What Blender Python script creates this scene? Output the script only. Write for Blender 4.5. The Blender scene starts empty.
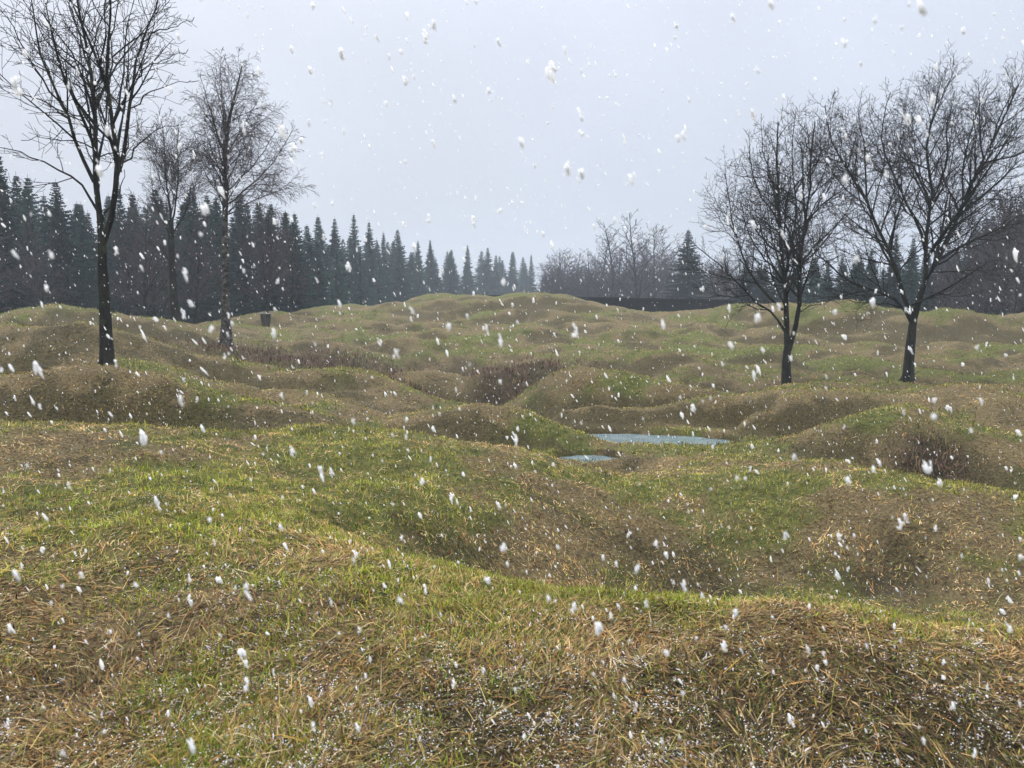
import bpy, math, random
import numpy as np
from mathutils import Vector

# ------------------------------------------------------------------ camera, sky, sun, exposure
scn = bpy.context.scene
COL = scn.collection
EYE, F, PITCH = 1.7, 852.0, math.radians(5.65)
cam_data = bpy.data.cameras.new('camera')
cam_data.sensor_width = 36.0
cam_data.lens = 36.0 * F / 1024.0
cam_data.clip_start, cam_data.clip_end = 0.05, 3000
cam_data.dof.use_dof = True
cam_data.dof.focus_distance = 10.0
cam_data.dof.aperture_fstop = 5.6
cam = bpy.data.objects.new('camera', cam_data)
COL.objects.link(cam)
cam.location = (0, 0, EYE)
cam.rotation_euler = (math.pi / 2 - PITCH, 0, 0)
scn.camera = cam

SUN_EL, SUN_AZ = 40.0, -28.0          # azimuth clockwise from +Y: bright cloud ahead and left, above the frame
world = bpy.data.worlds.new('World')
scn.world = world
world.use_nodes = True
wn, wl = world.node_tree.nodes, world.node_tree.links
bg = wn['Background']
sky = wn.new('ShaderNodeTexSky')
sky.sky_type = 'NISHITA'
sky.sun_disc = False
sky.sun_elevation = math.radians(SUN_EL)
sky.sun_rotation = math.radians(SUN_AZ)
sky.air_density, sky.dust_density = 1.5, 4.0
tc = wn.new('ShaderNodeTexCoord')
sp = wn.new('ShaderNodeSeparateXYZ')
wl.new(tc.outputs['Generated'], sp.inputs[0])
cr = wn.new('ShaderNodeValToRGB')     # overcast cloud deck: darker at the horizon, brighter overhead
e = cr.color_ramp.elements
e[0].position, e[0].color = 0.0, (0.52, 0.57, 0.68, 1)
e[1].position, e[1].color = .9, (3.3, 3.3, 3.36, 1)
m1 = e.new(0.34); m1.color = (0.68, 0.73, 0.85, 1)
wl.new(sp.outputs['Z'], cr.inputs[0])
cn = wn.new('ShaderNodeTexNoise'); cn.inputs['Scale'].default_value = 1.6; cn.inputs['Detail'].default_value = 6
wl.new(tc.outputs['Generated'], cn.inputs['Vector'])
mr = wn.new('ShaderNodeMapRange'); mr.inputs['To Min'].default_value = 9.1; mr.inputs['To Max'].default_value = 11.5
mr.inputs['From Min'].default_value = 0.3; mr.inputs['From Max'].default_value = 0.7
wl.new(cn.outputs['Fac'], mr.inputs['Value'])
vm = wn.new('ShaderNodeVectorMath'); vm.operation = 'SCALE'
wl.new(cr.outputs['Color'], vm.inputs[0]); wl.new(mr.outputs['Result'], vm.inputs['Scale'])
mx = wn.new('ShaderNodeMix'); mx.data_type = 'RGBA'; mx.inputs['Factor'].default_value = 0.94
wl.new(sky.outputs['Color'], mx.inputs['A']); wl.new(vm.outputs['Vector'], mx.inputs['B'])
wl.new(mx.outputs['Result'], bg.inputs['Color'])
bg.inputs['Strength'].default_value = 0.1
sun = bpy.data.lights.new('sun', 'SUN')
sun.energy, sun.angle, sun.color = 2.4, math.radians(25), (1.0, 0.97, 0.92)
so = bpy.data.objects.new('sun', sun)
COL.objects.link(so)
az, el = math.radians(SUN_AZ), math.radians(SUN_EL)
sd = Vector((math.sin(az) * math.cos(el), math.cos(az) * math.cos(el), math.sin(el)))
so.rotation_euler = sd.to_track_quat('Z', 'Y').to_euler()
scn.view_settings.view_transform = 'Standard'
scn.view_settings.look = 'None'
scn.view_settings.gamma = 1
scn.view_settings.exposure = 0.1
scn.render.engine = 'CYCLES'
scn.cycles.use_denoising = True
scn.cycles.max_bounces = 5
scn.cycles.diffuse_bounces = 3
scn.cycles.volume_bounces = 0
scn.cycles.transparent_max_bounces = 12
rng = np.random.default_rng(11)
random.seed(5)

# ------------------------------------------------------------------ small helpers
def ray(px, py):
    u, v = (px - 512) / F, (384 - py) / F
    return (u, math.cos(PITCH) + v * math.sin(PITCH), -math.sin(PITCH) + v * math.cos(PITCH))
def at(px, py, d):
    a, b, c = ray(px, py); s = d / b
    return (a * s, d, EYE + c * s)
def tag(o, label=None, cat=None, group=None, kind=None):
    if label: o['label'] = label
    if cat: o['category'] = cat
    if group: o['group'] = group
    if kind: o['kind'] = kind
    return o
def empty(name, loc, rz=0):
    o = bpy.data.objects.new(name, None); COL.objects.link(o)
    o.location = loc; o.rotation_euler = (0, 0, rz); o.empty_display_size = 0.3
    return o
def mesh_np(name, verts, faces_list, mat, smooth=False, col=None, mats=None):
    """faces_list: list of (n,k) int arrays"""
    me = bpy.data.meshes.new(name)
    verts = np.asarray(verts, np.float32)
    me.vertices.add(len(verts)); me.vertices.foreach_set('co', verts.ravel())
    loops = np.concatenate([f.ravel() for f in faces_list]).astype(np.int32)
    tot = np.concatenate([np.full(len(f), f.shape[1], np.int32) for f in faces_list])
    start = np.concatenate([[0], np.cumsum(tot)[:-1]]).astype(np.int32)
    me.loops.add(len(loops)); me.loops.foreach_set('vertex_index', loops)
    me.polygons.add(len(tot)); me.polygons.foreach_set('loop_start', start)
    me.polygons.foreach_set('loop_total', tot)
    me.polygons.foreach_set('use_smooth', np.full(len(tot), smooth))
    me.update(calc_edges=True)
    if col is not None:
        a = me.attributes.new('tint', 'FLOAT_COLOR', 'POINT')
        a.data.foreach_set('color', np.asarray(col, np.float32).ravel())
    me.materials.append(mat)
    return me
def link(name, me, parent=None):
    o = bpy.data.objects.new(name, me); COL.objects.link(o)
    if parent: o.parent = parent
    return o

# gradient noise in numpy
_perm = np.random.default_rng(3).permutation(256); _perm = np.concatenate([_perm, _perm])
_ang = np.random.default_rng(4).uniform(0, 2 * np.pi, 256)
def noise(x, y):
    xi, yi = np.floor(x).astype(int), np.floor(y).astype(int)
    xf, yf = x - xi, y - yi
    def g(ix, iy, fx, fy):
        h = _ang[_perm[(_perm[ix & 255] + iy) & 255]]
        return np.cos(h) * fx + np.sin(h) * fy
    u, v = xf ** 3 * (xf * (xf * 6 - 15) + 10), yf ** 3 * (yf * (yf * 6 - 15) + 10)
    a = g(xi, yi, xf, yf) * (1 - u) + g(xi + 1, yi, xf - 1, yf) * u
    b = g(xi, yi + 1, xf, yf - 1) * (1 - u) + g(xi + 1, yi + 1, xf - 1, yf - 1) * u
    return (a * (1 - v) + b * v) * 1.5
def fbm(x, y, n=3):
    s, a = 0, 1.0
    for i in range(n):
        s = s + a * noise(x + 17.3 * i, y - 9.1 * i); a *= .5; x = x * 2.03; y = y * 2.03
    return s
def sstep(a, b, x):
    t = np.clip((x - a) / (b - a), 0, 1); return t * t * (3 - 2 * t)

# ------------------------------------------------------------------ terrain: old shell craters, heights surveyed at (bearing, distance)
CP = []
def cp(px, py, d):
    x, y, z = at(px, py, d); CP.append((math.atan2(x, y), math.log(math.hypot(x, y)), z))
def cz(px, z, d):
    if 5.2 < d < 31 and not (12.3 < d < 15.4 and px > 540): z -= .34
    x = (px - 512) / F * d; CP.append((math.atan2(x, d), math.log(math.hypot(x, d)), z))
# standing ground
for px in (-60, 250, 512, 780, 1090): cz(px, .05, 1.2)
for px, z in ((-60, .16), (200, .12), (512, .06), (800, .02), (1090, .0)): cz(px, z, 3.0)
for px, z in ((-60, .28), (60, .27), (180, .26)): cz(px, z, 4.6)
cp(300, 520, 5.7); cp(400, 558, 5.1); cp(500, 588, 4.95); cp(600, 607, 4.75); cp(720, 618, 4.6); cp(850, 625, 4.5); cp(1000, 640, 4.35)
cp(440, 500, 7.6); cp(330, 478, 7.9); cz(400, .02, 6.5); cz(440, -.14, 6.3); cz(485, -.32, 6.25); cz(535, -.5, 6.3); cp(455, 570, 5.0); cz(600, -.62, 6.6); cz(715, -.84, 7.2); cz(820, -.56, 6.7); cz(920, -.5, 6.6); cz(1030, -.45, 6.5)
cz(640, -.55, 5.6); cz(740, -.62, 5.5); cz(860, -.55, 5.4)
cp(0, 500, 6.2); cp(120, 490, 6.6); cp(220, 480, 7.0); cp(340, 480, 7.8)
cp(0, 425, 9.2); cp(100, 432, 9.4); cp(190, 434, 9.8)
# ridge running right from the left meadow
for p in ((273, 430, 9.8), (332, 426, 10), (390, 434, 10), (458, 440, 10), (517, 449, 10.2), (560, 467, 10.6)): cp(*p)
cp(620, 478, 11.0); cp(700, 457, 11.6); cp(780, 464, 11.2); cp(860, 472, 10.6); cp(949, 489, 9.7); cp(1030, 496, 9.4)
cp(600, 510, 8.6); cp(720, 510, 8.8); cp(850, 520, 8.2); cp(960, 530, 7.9); cz(905, -.56, 7.4)
# mound with brown face on the left
for p in ((-20, 378, 11.9), (60, 371, 12.1), (110, 370, 12.3), (160, 380, 12.1), (200, 393, 11.9), (260, 408, 11.7), (330, 424, 11.4)): cp(*p)
cp(-20, 418, 11.0); cp(60, 424, 11.0); cp(130, 430, 11.1); cp(190, 432, 11.1); cp(270, 430, 10.9)
cz(60, .2, 13.6); cz(150, .1, 13.6); cz(220, -.1, 13.3); cz(-20, .45, 14.9); cz(50, .46, 14.8); cp(107, 366, 15.2); cz(180, .2, 14.5); cz(250, -.02, 13.8)
cz(390, -.2, 11.8); cz(458, -.36, 12.0); cz(530, -.5, 12.3)
for p in ((300, 392, 15), (240, 384, 15.2), (360, 402, 14.6), (410, 412, 14.2)): cp(*p)
# long crest behind it
for p in ((-20, 322, 17.4), (39, 324, 17.4), (98, 328, 17.6), (137, 338, 17.8), (176, 349, 18), (211, 357, 18), (273, 365, 18), (336, 373, 18), (400, 384, 17.8), (450, 396, 17.2)): cp(*p)
cp(20, 357, 16.2); cp(100, 360, 16.4); cp(180, 376, 16.7); cp(250, 386, 16.8); cp(330, 396, 16.7); cz(20, .5, 19.6); cz(110, .35, 19.8); cz(190, .0, 20); cz(280, -.25, 20); cz(360, -.5, 19.8)
cz(0, .7, 22); cz(60, .6, 22.5); cz(140, .35, 23); cz(200, .05, 23); cz(273, -.2, 23); cz(336, -.5, 22.3); cz(400, -.75, 22.3)
for p in ((20, 330, 26.6), (75, 332, 26.6), (140, 338, 27)): cp(*p)
for p in ((-10, 319, 28), (20, 313, 28), (39, 309, 28), (62, 310, 28), (84, 315, 28), (117, 317, 29), (156, 319, 29), (187, 323, 30)): cp(*p)
cz(10, .3, 36); cz(100, .2, 37); cz(170, .1, 36); cz(20, -.3, 48); cz(110, -.3, 48); cz(190, -.1, 52); cz(265, .2, 56); cz(330, .2, 58)
for p in ((226, 347, 27), (180, 340, 26), (234, 323, 36), (266, 317, 43), (312, 318, 42), (351, 312, 45), (383, 306, 46)): cp(*p)
cp(266, 330, 38); cp(262, 334, 34.5); cp(266, 341, 31.5); cp(320, 330, 36); cp(300, 345, 30); cp(370, 345, 31)
# scrub hollow
cp(340, 366, 27); cz(450, -.95, 22.6); cz(520, -1.0, 22.8); cp(405, 350, 30); cp(470, 350, 30); cp(540, 352, 29.5); cp(455, 340, 34); cp(540, 338, 34)
for p in ((405, 373, 24), (440, 369, 24.3), (478, 379, 23.6)): cp(*p)
cz(440, -.7, 25.8); cp(440, 387, 23.5)
# big hill in the middle
for p in ((395, 303, 47), (440, 298, 50), (490, 297, 51), (540, 297, 51), (585, 299, 49), (605, 304, 47), (630, 311, 45), (655, 315, 43), (685, 317.5, 42), (706, 316, 42), (760, 330, 36)): cp(*p)
cp(480, 318, 42); cp(560, 318, 42); cp(620, 328, 38)
cz(420, .6, 62); cz(540, .7, 64); cz(620, .7, 51); cz(640, .6, 49); cz(670, .6, 48); cz(700, .6, 48); cz(660, .5, 60); cz(720, .5, 58)
# mounds between the hollow and the ponds
for p in ((544, 388, 20), (575, 382, 20.4), (614, 385, 20), (670, 388, 19.6)): cp(*p)
cp(560, 399, 19.1); cp(610, 401, 19.1); cp(680, 400, 19.0); cz(500, -.62, 18.6); cz(570, -.7, 17.6); cz(640, -.7, 17.6); cz(575, -.75, 21.4); cz(660, -.75, 21.2)
for p in ((548, 376, 25), (591, 361, 26.6), (653, 363, 26.6), (712, 374, 25)): cp(*p)
for p in ((590, 384, 25.0), (650, 384, 25.0)): cp(*p)
cz(590, -.75, 22.6); cz(650, -.75, 22.2); cz(720, -.8, 21.5)
cp(600, 344, 33); cp(700, 353, 30); cp(800, 366, 27); cp(900, 375, 25.2); cp(1000, 383, 23.5)
# mound left of the pond
for p in ((431, 413, 13.8), (478, 405, 13.8), (528, 413, 13.8), (575, 431, 13.6), (612, 444, 13.4)): cp(*p)
for p in ((425, 436, 13.0), (478, 441, 13.0), (528, 450, 13.05)): cp(*p)
cz(455, -.38, 16.2); cz(520, -.55, 16)
# mound behind the pond
for p in ((556, 414, 15.9), (599, 404, 16.05), (653, 402, 16.05), (712, 400, 16.0), (747, 405, 15.9)): cp(*p)
for p in ((570, 435, 15.2), (620, 436.5, 15.25), (680, 436.5, 15.25), (730, 436, 15.2)): cp(*p)
cz(590, -.9, 14.9); cz(650, -.9, 14.8); cz(710, -.88, 14.8); cz(760, -.62, 15.3)
cz(560, -.82, 12.6); cz(592, -.85, 12.6); cz(612, -.78, 12.9); cz(650, -.66, 13.2); cz(700, -.7, 13.7); cz(750, -.62, 13.5)
cz(640, -.82, 14.2); cz(720, -.84, 14.3)
# mounds right of the pond
for p in ((735, 428, 14.8), (754, 409, 15.0), (780, 396, 15.3), (820, 391, 15.6), (860, 396, 15.6)): cp(*p)
for p in ((765, 446, 14.1), (800, 449, 14.1), (835, 440, 14.3)): cp(*p)
cz(780, -.62, 13.7); cz(820, -.55, 13.9); cz(860, -.4, 14.2)
for p in ((781, 455, 12.2), (814, 438, 12.4), (848, 423, 12.6), (881, 414, 12.9), (920, 410, 13.2), (980, 414, 13.2), (1040, 410, 13.4)): cp(*p)
for p in ((820, 462, 11.8), (850, 468, 11.8), (890, 468, 11.7)): cp(*p)
cz(900, -.68, 10.9); cz(955, -.8, 11.0); cz(1020, -.6, 10.8)
cp(787, 386, 22.4); cp(908, 381, 24); cp(980, 395, 19); cp(860, 384, 21); cp(1040, 390, 20); cp(930, 395, 18.5)
# far mounds on the right
for p in ((722, 305, 43.5), (740, 302, 43), (767, 309, 41), (800, 312, 39), (839, 317, 38), (887, 324, 36), (921, 329, 35), (955, 325, 36), (993, 315, 38), (1030, 314, 38)): cp(*p)
cp(765, 330, 38.5); cp(840, 335, 36.4); cp(890, 339, 34.4); cp(960, 342, 34); cp(1010, 336, 36); cp(850, 348, 31); cp(770, 340, 33.5); cp(950, 350, 30); cp(1020, 345, 31); cz(950, .2, 44); cz(890, .1, 45); cz(840, .2, 47); cz(770, .4, 50); cz(1020, .2, 47)
CP_T = math.radians(52)
for r, z in ((2, .1), (4, .2), (7, .1), (11, .2), (17, .3), (26, .4), (40, .5)):
    CP.append((-CP_T, math.log(r), z + .15)); CP.append((CP_T, math.log(r), z - .35))
for t in np.radians([-52, -35, -20, -8, 5, 18, 32, 52]): CP.append((t, math.log(78), -.6)); CP.append((t, math.log(160), -.6))
CPA = np.array(CP)
def _k(r2): return 0.5 * r2 * np.log(np.maximum(r2, 1e-12))
def _solve():
    P, z = CPA[:, :2], CPA[:, 2]
    n = len(P)
    A = _k(((P[:, None] - P[None]) ** 2).sum(-1)) + np.eye(n) * 2e-5
    Q = np.c_[np.ones(n), P]
    M = np.block([[A, Q], [Q.T, np.zeros((3, 3))]])
    return np.linalg.solve(M, np.r_[z, 0, 0, 0])
W = _solve()
TH0, TH1, LR0, LR1, NT, NR = -1.0, 1.0, math.log(.8), math.log(160), 700, 620
_t, _l = np.linspace(TH0, TH1, NT), np.linspace(LR0, LR1, NR)
def _eval(t, l):
    out = np.empty(t.shape)
    for i in range(0, len(t), 20000):
        a, b = t[i:i + 20000], l[i:i + 20000]
        r2 = (a[:, None] - CPA[None, :, 0]) ** 2 + (b[:, None] - CPA[None, :, 1]) ** 2
        out[i:i + 20000] = _k(r2) @ W[:-3] + W[-3] + W[-2] * a + W[-1] * b
    return out
_gt, _gl = np.meshgrid(_t[::2], _l[::2], indexing='ij')
TAB = _eval(_gt.ravel(), _gl.ravel()).reshape(_gt.shape)
NT2, NR2 = TAB.shape
def band_xy(x, y, px, d, wt, wl_):
    X = (px - 512) / F * d
    return np.exp(-((np.arctan2(x, y) - math.atan2(X, d)) / wt) ** 2 - ((np.log(np.maximum(np.hypot(x, y), .5)) - math.log(math.hypot(X, d))) / wl_) ** 2)
def pond_q(x, y): return np.minimum(np.hypot((x - 2.25) / 1.65, (y - 14.38 + .16 * (x - 2.25)) / .74), np.hypot((x - 1.12) / .5, (y - 12.62) / .42))
def height(x, y):
    x, y = np.asarray(x, float), np.asarray(y, float)
    r = np.hypot(x, y); t = np.arctan2(x, y); l = np.log(np.maximum(r, .8))
    ft = np.clip((t - TH0) / (_t[::2][-1] - TH0) * (NT2 - 1), 0, NT2 - 1.001)
    fl = np.clip((l - LR0) / (_l[::2][-1] - LR0) * (NR2 - 1), 0, NR2 - 1.001)
    i, j = ft.astype(int), fl.astype(int); a, b = ft - i, fl - j
    h = (TAB[i, j] * (1 - a) * (1 - b) + TAB[i + 1, j] * a * (1 - b) + TAB[i, j + 1] * (1 - a) * b + TAB[i + 1, j + 1] * a * b)
    wild = .3 + .55 * fbm(x * .16 + 5, y * .16, 2)
    k = sstep(math.radians(40), math.radians(54), np.abs(t)) * sstep(1.5, 5, r)
    h = h * (1 - k) + wild * k
    q = pond_q(x, y)
    bank = sstep(.86, 1.04, q + .05 * noise(x * 2.2, y * 2.2)) * (1 - sstep(1.5, 2.2, q))
    h = h - .16 * (1 - sstep(.6, 1.0, q))
    h = np.maximum(h, h * (1 - bank) + np.maximum(h, -.60) * bank)
    far = sstep(70, 120, r); h = h * (1 - far) - .6 * far
    pond = np.exp(-(((x - 2.3) / 2.6) ** 2 + ((y - 14) / 1.6) ** 2) ** 2)
    lump = .035 * noise(x * 1.1, y * 1.1) + .022 * noise(x * 2.7 + 3, y * 2.7) + .012 * noise(x * 6.1, y * 6.1 + 8)
    near_notch = band_xy(x, y, 668, 44, .09, .14)
    amp = (.05 + .33 * sstep(9.5, 17, r) + .02 * sstep(22, 36, r)) * (1 - band_xy(x, y, 266, 37, .05, .12)) * sstep(1.6, 2.6, q) * (1 - .9 * near_notch) * (1 - band_xy(x, y, 580, 11.2, .1, .16)) * (1 - far)
    wx, wy = x + .9 * noise(x * .21 + 9, y * .21), y + .9 * noise(x * .21, y * .21 + 31)
    bil = np.abs(noise(wx * .27 + 2.2, wy * .27 + 5.1)) * 1.5 + .5 * np.abs(noise(wx * .55 + 7, wy * .55)) - .40
    tus = .045 * np.abs(noise(x * 1.9, y * 1.9 + 3)) + .035 * np.abs(noise(x * 4.3 + 8, y * 4.3)) - .03
    h = h + amp * bil + tus * (1 - far) * (1 - .7 * band_xy(x, y, 580, 11.2, .08, .12)) * (.5 + .5 * sstep(3, 8, r))
    return h + lump * (1 - .6 * pond) * (1 - far) + .06 * noise(x * .45, y * .45) * sstep(12, 30, r)
def slope(x, y, e=.15):
    gx = (height(x + e, y) - height(x - e, y)) / (2 * e); gy = (height(x, y + e) - height(x, y - e)) / (2 * e)
    return gx, gy

# growth masks at ground positions, with relief shade painted into green and brown
def band(x, y, pts, width):
    t, l = np.arctan2(x, y), np.log(np.maximum(np.hypot(x, y), .5))
    best = np.full(np.shape(x), 9.0)
    q = []
    for px, d in pts:
        X = (px - 512) / F * d; q.append((math.atan2(X, d), math.log(math.hypot(X, d))))
    for (a0, b0), (a1, b1) in zip(q[:-1], q[1:]):
        dx, dy = a1 - a0, b1 - b0
        s = np.clip(((t - a0) * dx + (l - b0) * dy) / (dx * dx + dy * dy), 0, 1)
        best = np.minimum(best, np.hypot(t - a0 - s * dx, l - b0 - s * dy))
    return np.exp(-(best / width) ** 2)
def blob(x, y, px, d, wt, wl_):
    X = (px - 512) / F * d
    return np.exp(-((np.arctan2(x, y) - math.atan2(X, d)) / wt) ** 2 - ((np.log(np.maximum(np.hypot(x, y), .5)) - math.log(math.hypot(X, d))) / wl_) ** 2)
def masks(x, y):
    r = np.hypot(x, y)
    gx, gy = slope(x, y, .25)
    n1, n2, n3 = fbm(x * .35 + 3, y * .35, 3), fbm(x * 1.3, y * 1.3 + 7, 3), fbm(x * .8 + 40, y * .8 + 3, 2)
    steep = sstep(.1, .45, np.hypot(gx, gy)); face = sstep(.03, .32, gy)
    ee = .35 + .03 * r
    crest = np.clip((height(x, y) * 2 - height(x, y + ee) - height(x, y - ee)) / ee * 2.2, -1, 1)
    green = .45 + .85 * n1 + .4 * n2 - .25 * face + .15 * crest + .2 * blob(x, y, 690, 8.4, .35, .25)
    green = green + .55 * band(x, y, ((300, 33), (420, 33.5), (540, 34), (620, 33), (760, 29), (900, 25.5), (1060, 23)), .035)
    green = green + .45 * band(x, y, ((360, 5.2), (450, 4.8), (560, 4.55), (700, 4.4), (860, 4.3), (1060, 4.1)), .07)
    green = green + .35 * band(x, y, ((440, 12.6), (560, 12.9), (650, 13.3), (760, 13.7)), .04)
    green = green + .3 * blob(x, y, 60, 5.6, .22, .3) + .25 * blob(x, y, 150, 8.8, .3, .1) + .3 * blob(x, y, 240, 5, .12, .15)
    brown = .02 + .38 * face + .35 * steep * (.7 + n2) - .45 * n1 + .35 * n3 - .5 * crest  # besides dead growth, shade painted on viewer-facing slopes and creases, tops left lighter
    brown = brown + .5 * blob(x, y, 240, 11.2, .12, .1) + .4 * blob(x, y, 440, 14, .04, .07) + .1 * blob(x, y, 640, 8, .2, .15)
    heath_shade = 0  # heath tone plus painted shade along the near faces of the mounds
    for pts, w, k in (
        (((190, 11.6), (250, 11.3), (320, 11.1)), .035, .9), (((20, 11.4), (140, 11.3)), .05, .5), (((-10, 16.4), (60, 16.6), (135, 17.0)), .05, .8), (((150, 17.4), (230, 17.4), (320, 17.4)), .035, .6),
        (((225, 14.2), (330, 13.6)), .03, .6), (((430, 13.2), (470, 13.1), (505, 13.0)), .035, 1.0), (((520, 12.9), (570, 13.3)), .02, .5), (((570, 15.6), (650, 15.7), (745, 15.6)), .032, 1.2),
        (((740, 14.7), (780, 14.9), (830, 15.2)), .045, 1.0), (((815, 12.4), (860, 12.3), (930, 12.4)), .035, .8), (((490, 17.6), (560, 18.2), (640, 18.4)), .025, 1.1), (((690, 20.5), (745, 20.3)), .04, 1.2),
        (((560, 23), (660, 23), (720, 22.5)), .03, 1.0), (((600, 26.4), (700, 25.5)), .02, .7), (((410, 43), (520, 45), (620, 43)), .05, .5), (((20, 26), (110, 27), (190, 28)), .035, .8), (((235, 32), (330, 31)), .03, .6),
        (((745, 37), (840, 36), (900, 34)), .045, .7), (((940, 33), (1040, 34)), .04, .6), (((790, 24), (870, 23.5)), .014, .8), (((900, 22.5), (1040, 21)), .02, .5), (((900, 7.6), (960, 7.9)), .03, .1), (((330, 8.9), (430, 8.8), (520, 9.2)), .05, .4), (((420, 6.5), (500, 6.5)), .05, .15)):
        heath_shade = heath_shade + k * band(x, y, pts, w)
    heath_shade = np.clip(heath_shade * (.85 + .5 * n2) * (1.1 + .6 * sstep(17, 26, r)), 0, 1.5)
    brown = brown + .6 * heath_shade - .5 * blob(x, y, 700, 8.2, .4, .3) + .12 * sstep(18, 34, r)
    green = green - .35 * heath_shade
    brush = .0 + blob(x, y, 400, 24.5, .13, .09) + blob(x, y, 520, 23.6, .08, .12) + blob(x, y, 300, 26.5, .12, .07)
    brush = brush + 1.1 * blob(x, y, 955, 11.0, .05, .05) + .9 * blob(x, y, 935, 11.9, .035, .03) + .8 * blob(x, y, 435, 18.6, .04, .03)
    brush = brush - 1.6 * blob(x, y, 440, 23.8, .05, .05)
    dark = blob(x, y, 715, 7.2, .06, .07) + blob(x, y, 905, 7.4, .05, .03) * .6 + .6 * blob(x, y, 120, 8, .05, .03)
    snow = .0 + .5 * (1 - sstep(2.8, 4.4, r)) + .3 * sstep(.1, .6, n2) + .35 * blob(x, y, 740, 6.6, .16, .08) + .5 * blob(x, y, 820, 7.4, .1, .06)
    snow = snow + .5 * band(x, y, ((640, 39), (720, 36), (790, 33.5)), .02) + .45 * band(x, y, ((700, 31), (830, 27.5), (960, 25)), .018) + .25 * blob(x, y, 480, 10, .06, .05)
    return np.clip(green, 0, 1), np.clip(brown, 0, 1), np.clip(brush, 0, 1), np.clip(snow, 0, 1), np.clip(dark, 0, 1)

# ------------------------------------------------------------------ materials
def new_mat(name):
    m = bpy.data.materials.new(name); m.use_nodes = True
    return m, m.node_tree.nodes, m.node_tree.links, m.node_tree.nodes['Principled BSDF']
def mixc(n, l, f, a, b):
    k = n.new('ShaderNodeMix'); k.data_type = 'RGBA'
    for v, s in ((f, 'Factor'), (a, 'A'), (b, 'B')):
        if isinstance(v, bpy.types.NodeSocket): l.new(v, k.inputs[s])
        elif isinstance(v, tuple): k.inputs[s].default_value = v + (1,)
        else: k.inputs[s].default_value = v
    return k.outputs['Result']
def nz(n, l, scale, detail=4, coord=None, rough=.6):
    t = n.new('ShaderNodeTexNoise'); t.inputs['Scale'].default_value = scale; t.inputs['Detail'].default_value = detail
    t.inputs['Roughness'].default_value = rough
    if coord is None:
        c = n.new('ShaderNodeTexCoord'); coord = c.outputs['Object']
    l.new(coord, t.inputs['Vector'])
    return t.outputs['Fac']
def rng_(n, l, v, a, b, c=0., d=1.):
    k = n.new('ShaderNodeMapRange'); k.interpolation_type = 'SMOOTHSTEP'
    l.new(v, k.inputs['Value'])
    for s, q in (('From Min', a), ('From Max', b), ('To Min', c), ('To Max', d)): k.inputs[s].default_value = q
    return k.outputs['Result']
def math_(n, l, op, a, b=0.):
    k = n.new('ShaderNodeMath'); k.operation = op
    for i, v in enumerate((a, b)):
        if isinstance(v, bpy.types.NodeSocket): l.new(v, k.inputs[i])
        else: k.inputs[i].default_value = v
    return k.outputs[0]

def ground_mat():
    m, n, l, b = new_mat('crater_turf')
    at_ = n.new('ShaderNodeAttribute'); at_.attribute_name = 'tint'
    s = n.new('ShaderNodeSeparateColor'); l.new(at_.outputs['Color'], s.inputs[0])
    n1, n2, n3 = nz(n, l, 2.2, 6), nz(n, l, 11, 5, rough=.75), nz(n, l, 30, 6, rough=.8)
    moss = mixc(n, l, rng_(n, l, n2, .35, .65), (.05, .065, .014), (.14, .145, .04))
    straw = mixc(n, l, rng_(n, l, n3, .38, .62), (.08, .055, .028), (.20, .16, .08))
    gm = math_(n, l, 'ADD', s.outputs[0], math_(n, l, 'MULTIPLY', math_(n, l, 'SUBTRACT', n1, .5), 1.6))
    base = mixc(n, l, rng_(n, l, gm, .25, .7), straw, moss)
    brown = mixc(n, l, rng_(n, l, n3, .35, .65), (.012, .011, .005), (.10, .082, .035))
    bm_ = math_(n, l, 'ADD', s.outputs[1], math_(n, l, 'MULTIPLY', math_(n, l, 'SUBTRACT', n2, .5), 1.8))
    base = mixc(n, l, rng_(n, l, bm_, .4, .85, 0., .85), base, brown)  # brown layer carries the painted relief shade along with dead growth
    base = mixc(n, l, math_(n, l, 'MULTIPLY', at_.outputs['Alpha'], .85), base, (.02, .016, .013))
    sm = math_(n, l, 'ADD', s.outputs[2], math_(n, l, 'MULTIPLY', math_(n, l, 'SUBTRACT', n3, .5), 1.6))
    base = mixc(n, l, rng_(n, l, sm, .75, 1.05, 0., .6), base, (.55, .56, .62))
    base = mixc(n, l, .22, base, (.012, .011, .007))
    l.new(base, b.inputs['Base Color'])
    b.inputs['Roughness'].default_value = .95; b.inputs['Specular IOR Level'].default_value = .15
    bp = n.new('ShaderNodeBump'); bp.inputs['Strength'].default_value = .8; bp.inputs['Distance'].default_value = .05
    l.new(math_(n, l, 'ADD', n2, math_(n, l, 'MULTIPLY', n3, .6)), bp.inputs['Height']); l.new(bp.outputs[0], b.inputs['Normal'])
    return m
def tint_mat(name, rough=.8, trans=.25):
    m, n, l, b = new_mat(name)
    a = n.new('ShaderNodeAttribute'); a.attribute_name = 'tint'
    l.new(a.outputs['Color'], b.inputs['Base Color'])
    b.inputs['Roughness'].default_value = rough; b.inputs['Specular IOR Level'].default_value = .25
    if trans:
        t = n.new('ShaderNodeBsdfTranslucent'); l.new(a.outputs['Color'], t.inputs['Color'])
        x = n.new('ShaderNodeMixShader'); x.inputs[0].default_value = trans
        l.new(b.outputs[0], x.inputs[1]); l.new(t.outputs[0], x.inputs[2]); l.new(x.outputs[0], n['Material Output'].inputs['Surface'])
    return m
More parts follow.
